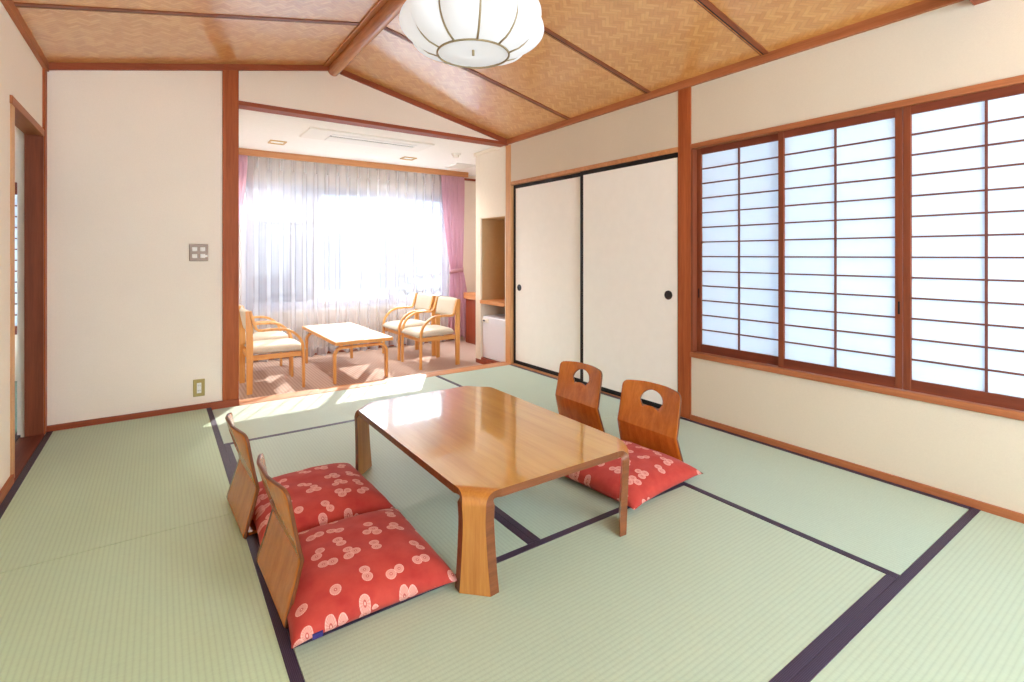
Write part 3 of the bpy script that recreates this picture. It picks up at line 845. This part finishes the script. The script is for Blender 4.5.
for sx, sy in ((1, 1), (-1, 1), (-1, -1), (1, -1)):
    out = Vector((sx, sy, 0)).normalized(); side = Vector((-sy, sx, 0)).normalized()
    base = Vector((sx*(hx-CH/2), sy*(hy-CH/2), 0))
    RB = .046; w0 = CH*math.sqrt(2)
    prof = []      # (outward distance, height, width, tangent angle) of the upper (outer) skin
    for k in range(0, 11):
        a = PI/2*k/10
        ww = .078+(w0-.078)*(1-math.sin(a))**1.6 if k else w0
        prof.append((RB*math.sin(a), TZ-RB+RB*math.cos(a), ww, a))
    for k in range(1, 13):
        q = k/12; z = (TZ-RB)*(1-q)
        ww = .072+.030*q**1.7+.006*max(0, 1-q*6)
        prof.append((RB-.012*q, z, ww, PI/2))
    bm = bmesh.new(); O, I = [], []
    for d, z, ww, a in prof:
        nrm = out*math.sin(a)+Vector((0, 0, 1))*math.cos(a)
        for lst, off, ww_ in ((O, 0, ww), (I, -TH, ww+1.7*TH*math.sin(a)**2)):
            c = base+out*d+Vector((0, 0, z))+nrm*off
            if z <= 0: c.z = 0
            lst.append([bm.verts.new(c+side*s*ww_/2) for s in (-1, -.5, 0, .5, 1)])
    edge_faces = []
    for i in range(len(prof)-1):
        for k in range(4):
            bm.faces.new((O[i][k], O[i][k+1], O[i+1][k+1], O[i+1][k]))
            bm.faces.new((I[i][k], I[i+1][k], I[i+1][k+1], I[i][k+1]))
        edge_faces.append(bm.faces.new((O[i][0], O[i+1][0], I[i+1][0], I[i][0])))
        edge_faces.append(bm.faces.new((O[i][4], I[i][4], I[i+1][4], O[i+1][4])))
    for k in range(4):
        bm.faces.new((O[-1][k], O[-1][k+1], I[-1][k+1], I[-1][k]))
        bm.faces.new((O[0][k], I[0][k], I[0][k+1], O[0][k+1]))
    bmesh.ops.recalc_face_normals(bm, faces=bm.faces)
    for f in bm.faces: f.smooth = True
    for f in edge_faces: f.material_index = 1; f.smooth = False
    for e in bm.edges:
        if len(e.link_faces) == 2 and e.link_faces[0].normal.dot(e.link_faces[1].normal) < .5: e.smooth = False
    lo = obj('leg', bm, M['tableleg'], tbl)
    lo.data.materials.append(M['plyedge'])

# ------------------------------------------------------------------ zaisu (legless chairs)
def zaisu(label, loc, rz):
    t = thing('legless_chair', label, 'legless chair', loc, rz, 'bent plywood legless chairs')
    hw = .191; s_f, s_t = 0.0, .235        # upper panel: from the fold to the top edge (sheet length)
    fold = Vector((.052, 0, .176)); topc = Vector((-.020, 0, .400))
    def upper(y, s):
        k = s/s_t
        p = fold.lerp(topc, k)
        # corners curl forward, the middle is scooped: cone-like creases at both sides
        e = max(0, abs(y)/hw-.38*(1-.15*k))/.62
        cx = .030*k**1.1*e**1.25
        return Vector((p.x+cx-.006*math.sin(PI*k)*(1-abs(y)/hw), y*(1-.02*k), p.z-.012*k*(abs(y)/hw)**2))
    # outer boundary with rounded top corners and the fan-shaped grip hole
    cr = .03
    def outer(a):
        # ray from the hole centre to the rounded rectangle
        c0 = (0, .148); dx, dy = math.cos(a), math.sin(a)
        best = 9
        if dx: best = min(best, ((hw if dx > 0 else -hw)-c0[0])/dx)
        if dy: best = min(best, ((s_t if dy > 0 else 0)-c0[1])/dy)
        x, y = c0[0]+dx*best, c0[1]+dy*best
        if y > s_t-cr and abs(x) > hw-cr:
            ccx, ccy = math.copysign(hw-cr, x), s_t-cr
            # intersect ray with the corner circle
            ox, oy = c0[0]-ccx, c0[1]-ccy
            b = ox*dx+oy*dy; q = ox*ox+oy*oy-cr*cr
            disc = b*b-q
            if disc > 0:
                tt_ = -b+math.sqrt(disc); x, y = c0[0]+dx*tt_, c0[1]+dy*tt_
        return x, y
    N = 96; c0 = (0, .148)
    # fan outline as polyline (sheet coordinates)
    fan = []
    for k in range(25): a = PI*k/24; fan.append((.074*math.cos(a), .138+.060*math.sin(a)**.9))
    for k in range(13): q = 1-2*k/12; fan.append((-.050*q, .103+.012*(1-q*q)))
    def hole(a):
        dx, dy = math.cos(a), math.sin(a); best = None
        for (x1, y1), (x2, y2) in zip(fan, fan[1:]+fan[:1]):
            x1, y1, x2, y2 = x1-c0[0], y1-c0[1], x2-c0[0], y2-c0[1]
            den = dx*(y2-y1)-dy*(x2-x1)
            if abs(den) < 1e-12: continue
            tt_ = (x1*(y2-y1)-y1*(x2-x1))/den
            uu = (x1*dy-y1*dx)/den if abs(den) > 0 else 0
            if tt_ > 0 and -1e-6 <= uu <= 1+1e-6: best = tt_ if best is None else max(best, tt_)
        best = best or .03
        return c0[0]+dx*best, c0[1]+dy*best
    corner_angles = [math.atan2(0-c0[1], hw), math.atan2(0-c0[1], -hw)]
    angs = sorted([2*PI*k/N-PI for k in range(N)]+corner_angles)
    bm = bmesh.new(); rings = []; MR = 10
    for a in angs:
        h, o_ = hole(a), outer(a)
        rings.append([bm.verts.new(upper(h[0]+(o_[0]-h[0])*(j/MR), h[1]+(o_[1]-h[1])*(j/MR))) for j in range(MR+1)])
    for i in range(len(rings)):
        r0_, r1_ = rings[i], rings[(i+1) % len(rings)]
        for j in range(MR):
            bm.faces.new((r0_[j], r0_[j+1], r1_[j+1], r1_[j]))
    # lower panel and seat board: strips that share the fold line
    foldv = [r[-1] for a, r in zip(angs, rings) if corner_angles[1]-1e-6 <= a <= corner_angles[0]+1e-6]
    prof = [(.037, .120), (.019, .060), (.007, .022), (.004, .011), (.010, .0065), (.0205, .006), (.20, .006), (.36, .006)]
    prev = foldv
    sb = bmesh.new(); sprev = None
    for (px, pz) in prof:
        if px > .02 and pz < .008:
            cur = [sb.verts.new((px, v.co.y*.93, pz)) for v in foldv]
            if sprev:
                for i in range(len(cur)-1): sb.faces.new((sprev[i], cur[i], cur[i+1], sprev[i+1]))
            sprev = cur; continue
        cur = [bm.verts.new((px, v.co.y*(1+.075*(1-pz/.176)), pz)) for v in foldv]
        for i in range(len(cur)-1): bm.faces.new((prev[i], cur[i], cur[i+1], prev[i+1]))
        prev = cur
    bmesh.ops.recalc_face_normals(bm, faces=bm.faces)
    for f in bm.faces: f.smooth = True
    for e in bm.edges:
        if len(e.link_faces) == 2 and e.link_faces[0].normal.dot(e.link_faces[1].normal) < .87: e.smooth = False
    so_ = obj('seat_board', sb, M['zaisu'], t)
    m = so_.modifiers.new('solid', 'SOLIDIFY'); m.thickness = .011; m.offset = 0
    o = obj('backrest', bm, M['zaisu'], t)
    o.data.materials.append(M['zaisuedge'])
    m = o.modifiers.new('solid', 'SOLIDIFY'); m.thickness = .011; m.offset = 0; m.material_offset_rim = 1
    return t
za = zaisu('bent plywood legless chair at the left of the low table, nearest the camera', (.287, 1.765, .003), R(2))
dup(za, (.252, 2.345, .003), R(2.5), 'bent plywood legless chair at the left of the low table, farther one nearer the alcove')
dup(za, (2.125, 1.755, .003), PI+R(1), 'bent plywood legless chair at the right of the low table, nearer the paper window')
dup(za, (2.155, 2.325, .003), PI, 'bent plywood legless chair at the right of the low table, nearer the closet doors')

# zabuton cushions ---------------------------------------------------------------
def zabuton(label, loc, rz):
    S = .274; n = 36; bm = bmesh.new(); T, K = [], []
    rnd = random.Random(9)
    for i in range(n+1):
        a, b = [], []
        for j in range(n+1):
            u, v = 2*i/n-1, 2*j/n-1
            x = u*S*.93*(1-.060*(1-v*v)); y = v*S*(1-.060*(1-u*u))
            k = max(0, (1-abs(u)**3.2)*(1-abs(v)**3.2))**.55
            edge = .016+.010*(1-u*u*v*v)
            wr = .003*math.sin(9*u+4*v)*math.sin(7*v-2*u)*k + .004*math.sin(11*(u+v))*abs(u*v)*k
            zt = edge+(.098-edge)*k+wr; zb = edge*(1-min(1, k*2.2))
            p = bm.verts.new((x, y, zt)); a.append(p)
            b.append(p if i in (0, n) or j in (0, n) else bm.verts.new((x, y, zb)))
        T.append(a); K.append(b)
    for i in range(n):
        for j in range(n):
            bm.faces.new((T[i][j], T[i+1][j], T[i+1][j+1], T[i][j+1]))
            q = (K[i][j], K[i][j+1], K[i+1][j+1], K[i+1][j])
            try: bm.faces.new(q)
            except ValueError: pass
    bmesh.ops.recalc_face_normals(bm, faces=bm.faces)
    t = obj('floor_cushion', bm, M['zabuton'], None, smooth=True)
    t.location = loc; t.rotation_euler = (0, 0, rz)
    return tag(t, label, 'floor cushion', 'red floor cushions')
zb = zabuton('red flower-print cushion left of the low table, nearest the camera', (.548, 1.709, .014), R(-1))
dup(zb, (.540, 2.256, .014), R(2), 'red flower-print cushion left of the low table, nearer the alcove')
dup(zb, (1.850, 1.712, .014), PI+R(5), 'red flower-print cushion right of the low table, behind its slim near leg').scale = (1.07, 1.0, 1.0)
dup(zb, (1.80, 2.33, .016), PI, 'red cushion hidden behind the table top, at the chair nearer the closet doors')
for o in list(bpy.data.objects):
    if o.name.startswith('floor_cushion') and o.get('label', '').endswith('nearest the camera'):
        obj('cloth_tag', B((-.200, -.172, -.268, -.2605, .012, .026)), M['tagblue'], o)

# ------------------------------------------------------------------ wall fittings
sw = thing('switch_plate', 'brown plate with four light switches on the wall left of the alcove', 'light switch', (.226, YB-.0005, 1.097))
obj('plate', B((-.057, .057, -.009, .001, -.060, .060)), M['platebrown'], sw, bevel=.003)
for sx in (-1, 1):
    for sz in (-1, 1):
        obj('rocker', B((sx*.024-.015, sx*.024+.015, -.014, -.008, sz*.024-.014, sz*.024+.014)), M['plastic'], sw, bevel=.002)
obj('indicator_tag', B((.036, .052, -.0155, -.0135, -.032, -.018)), M['plasticgrey'], sw)
ou = thing('power_outlet', 'gold framed power outlet low on the wall beside the wooden post', 'power outlet', (.228, YB-.0005, .147))
obj('plate', B((-.035, .035, -.008, .001, -.060, .060)), M['plategold'], ou, bevel=.003)
sk = obj('socket', B((-.0135, .0135, -.011, -.007, -.036, .036)), M['plastic'], ou, bevel=.002)
for sx in (-1, 1):
    for sz in (-1, 1): obj('slot', B((sx*.0055-.0012, sx*.0055+.0012, -.0116, -.010, sz*.018-.005, sz*.018+.005)), M['slot'], sk)

# ------------------------------------------------------------------ pendant lamp
LX0, LY0 = 1.165, 1.975
lp = thing('pendant_lamp', 'white paper lantern lamp with petal ribs hanging below the ridge log', 'ceiling lamp', (LX0, LY0, 1.975))
NP, a_off = 10, math.atan2(-LY0, -LX0)+R(6)
prof = []
nv = 20
for k in range(nv+1):
    q = k/nv
    z = .015+.315*q
    r = .162+(.137)*math.sin(PI*min(1, q*.98)**.80)**.85 - .02*q
    prof.append((r, z))
bm = bmesh.new(); rows = []
nseg = NP*12
for r, z in prof:
    row = []
    for k in range(nseg):
        a = a_off+2*PI*k/nseg
        lobe = abs(math.sin(NP*a*.5-NP*a_off*.5))
        q = (z-.015)/.315
        amp = math.sin(PI*q)**.6*.060 if 0 < q < 1 else 0
        rr = r-.022*math.sin(PI*q)+amp*lobe**.8
        row.append(bm.verts.new((rr*math.cos(a), rr*math.sin(a), z)))
    rows.append(row)
for r0, r1 in zip(rows, rows[1:]):
    for k in range(nseg): bm.faces.new((r0[k], r0[(k+1) % nseg], r1[(k+1) % nseg], r1[k]))
obj('shade', bm, M['lamp'], lp, smooth=True)
for k in range(NP):
    a = a_off+2*PI*k/NP
    bm = bmesh.new()
    tube(bm, [((r-.022*math.sin(PI*(z-.015)/.315)+.002)*math.cos(a), (r-.022*math.sin(PI*(z-.015)/.315)+.002)*math.sin(a), z) for r, z in prof], .0052, 6)
    obj('rib', bm, M['wire'], lp, smooth=True)
bm = bmesh.new(); tube(bm, [(.162*math.cos(2*PI*k/48), .162*math.sin(2*PI*k/48), .012) for k in range(48)], .0048, 6, True)
obj('bottom_ring', bm, M['wire'], lp, smooth=True)
bm = bmesh.new(); lathe(bm, [(.001, .032), (.08, .030), (.158, .016), (.158, .019), (.08, .034), (.001, .036)], 40)
obj('bottom_panel', bm, M['lampdisc'], lp, smooth=True)
bm = bmesh.new(); lathe(bm, [(.001, .006), (.006, .008), (.006, .034), (.001, .034)], 12)
obj('finial', bm, M['wire'], lp)
bm = bmesh.new(); lathe(bm, [(.001, .32), (.145, .32), (.145, .335), (.05, .345), (.012, .35), (.012, .535), (.001, .535)], 32)
obj('cap_and_stem', bm, M['wire'], lp, smooth=False)

# ------------------------------------------------------------------ light
for nx, ny in ((.962, 5.46), (2.372, 5.50)):      # the two alcove downlights are switched on
    al = bpy.data.lights.new('downlight_bulb', 'SPOT'); al.energy = 44; al.spot_size = R(150); al.spot_blend = .6; al.shadow_soft_size = .05; al.color = (1.0, .96, .92)
    ao = bpy.data.objects.new('downlight_bulb', al); C.objects.link(ao); ao.location = (nx, ny, AC_-.03)
wd = bpy.data.worlds.new('World'); scene.world = wd; wd.use_nodes = True
nt = wd.node_tree; nt.nodes.clear()
bg = nt.nodes.new('ShaderNodeBackground'); wo = nt.nodes.new('ShaderNodeOutputWorld')
bg.inputs[0].default_value = (.76, .89, 1.0, 1); bg.inputs[1].default_value = 6.6
nt.links.new(bg.outputs[0], wo.inputs[0])
sun = bpy.data.lights.new('sun', 'SUN'); sun.energy = 6.5; sun.angle = R(.35); sun.color = (1.0, .97, .92)
so = bpy.data.objects.new('sun', sun); C.objects.link(so)
el = R(31.2); dv = Vector((.50*math.cos(el), .866*math.cos(el), math.sin(el)))
so.rotation_euler = dv.to_track_quat('Z', 'Y').to_euler(); so.location = (6, 12, 8)

# ------------------------------------------------------------------ camera
cam = bpy.data.cameras.new('camera'); co = bpy.data.objects.new('camera', cam); C.objects.link(co)
co.location = (0, 0, 1.08); co.rotation_euler = (R(90), 0, -R(34.92))
cam.sensor_width = 36; cam.lens = 505/1024*36; cam.shift_y = -(341-255)/1024; cam.clip_start = .02
scene.camera = co
scene.view_settings.view_transform = 'Standard'; scene.view_settings.look = 'None'
scene.view_settings.exposure = .93; scene.view_settings.gamma = 1; scene.view_settings.use_curve_mapping = False
cy = scene.cycles
cy.use_denoising = True
cy.max_bounces = 10; cy.diffuse_bounces = 6; cy.glossy_bounces = 4; cy.transparent_max_bounces = 12; cy.transmission_bounces = 6
cy.sample_clamp_indirect = 8
cy.caustics_reflective = False; cy.caustics_refractive = False
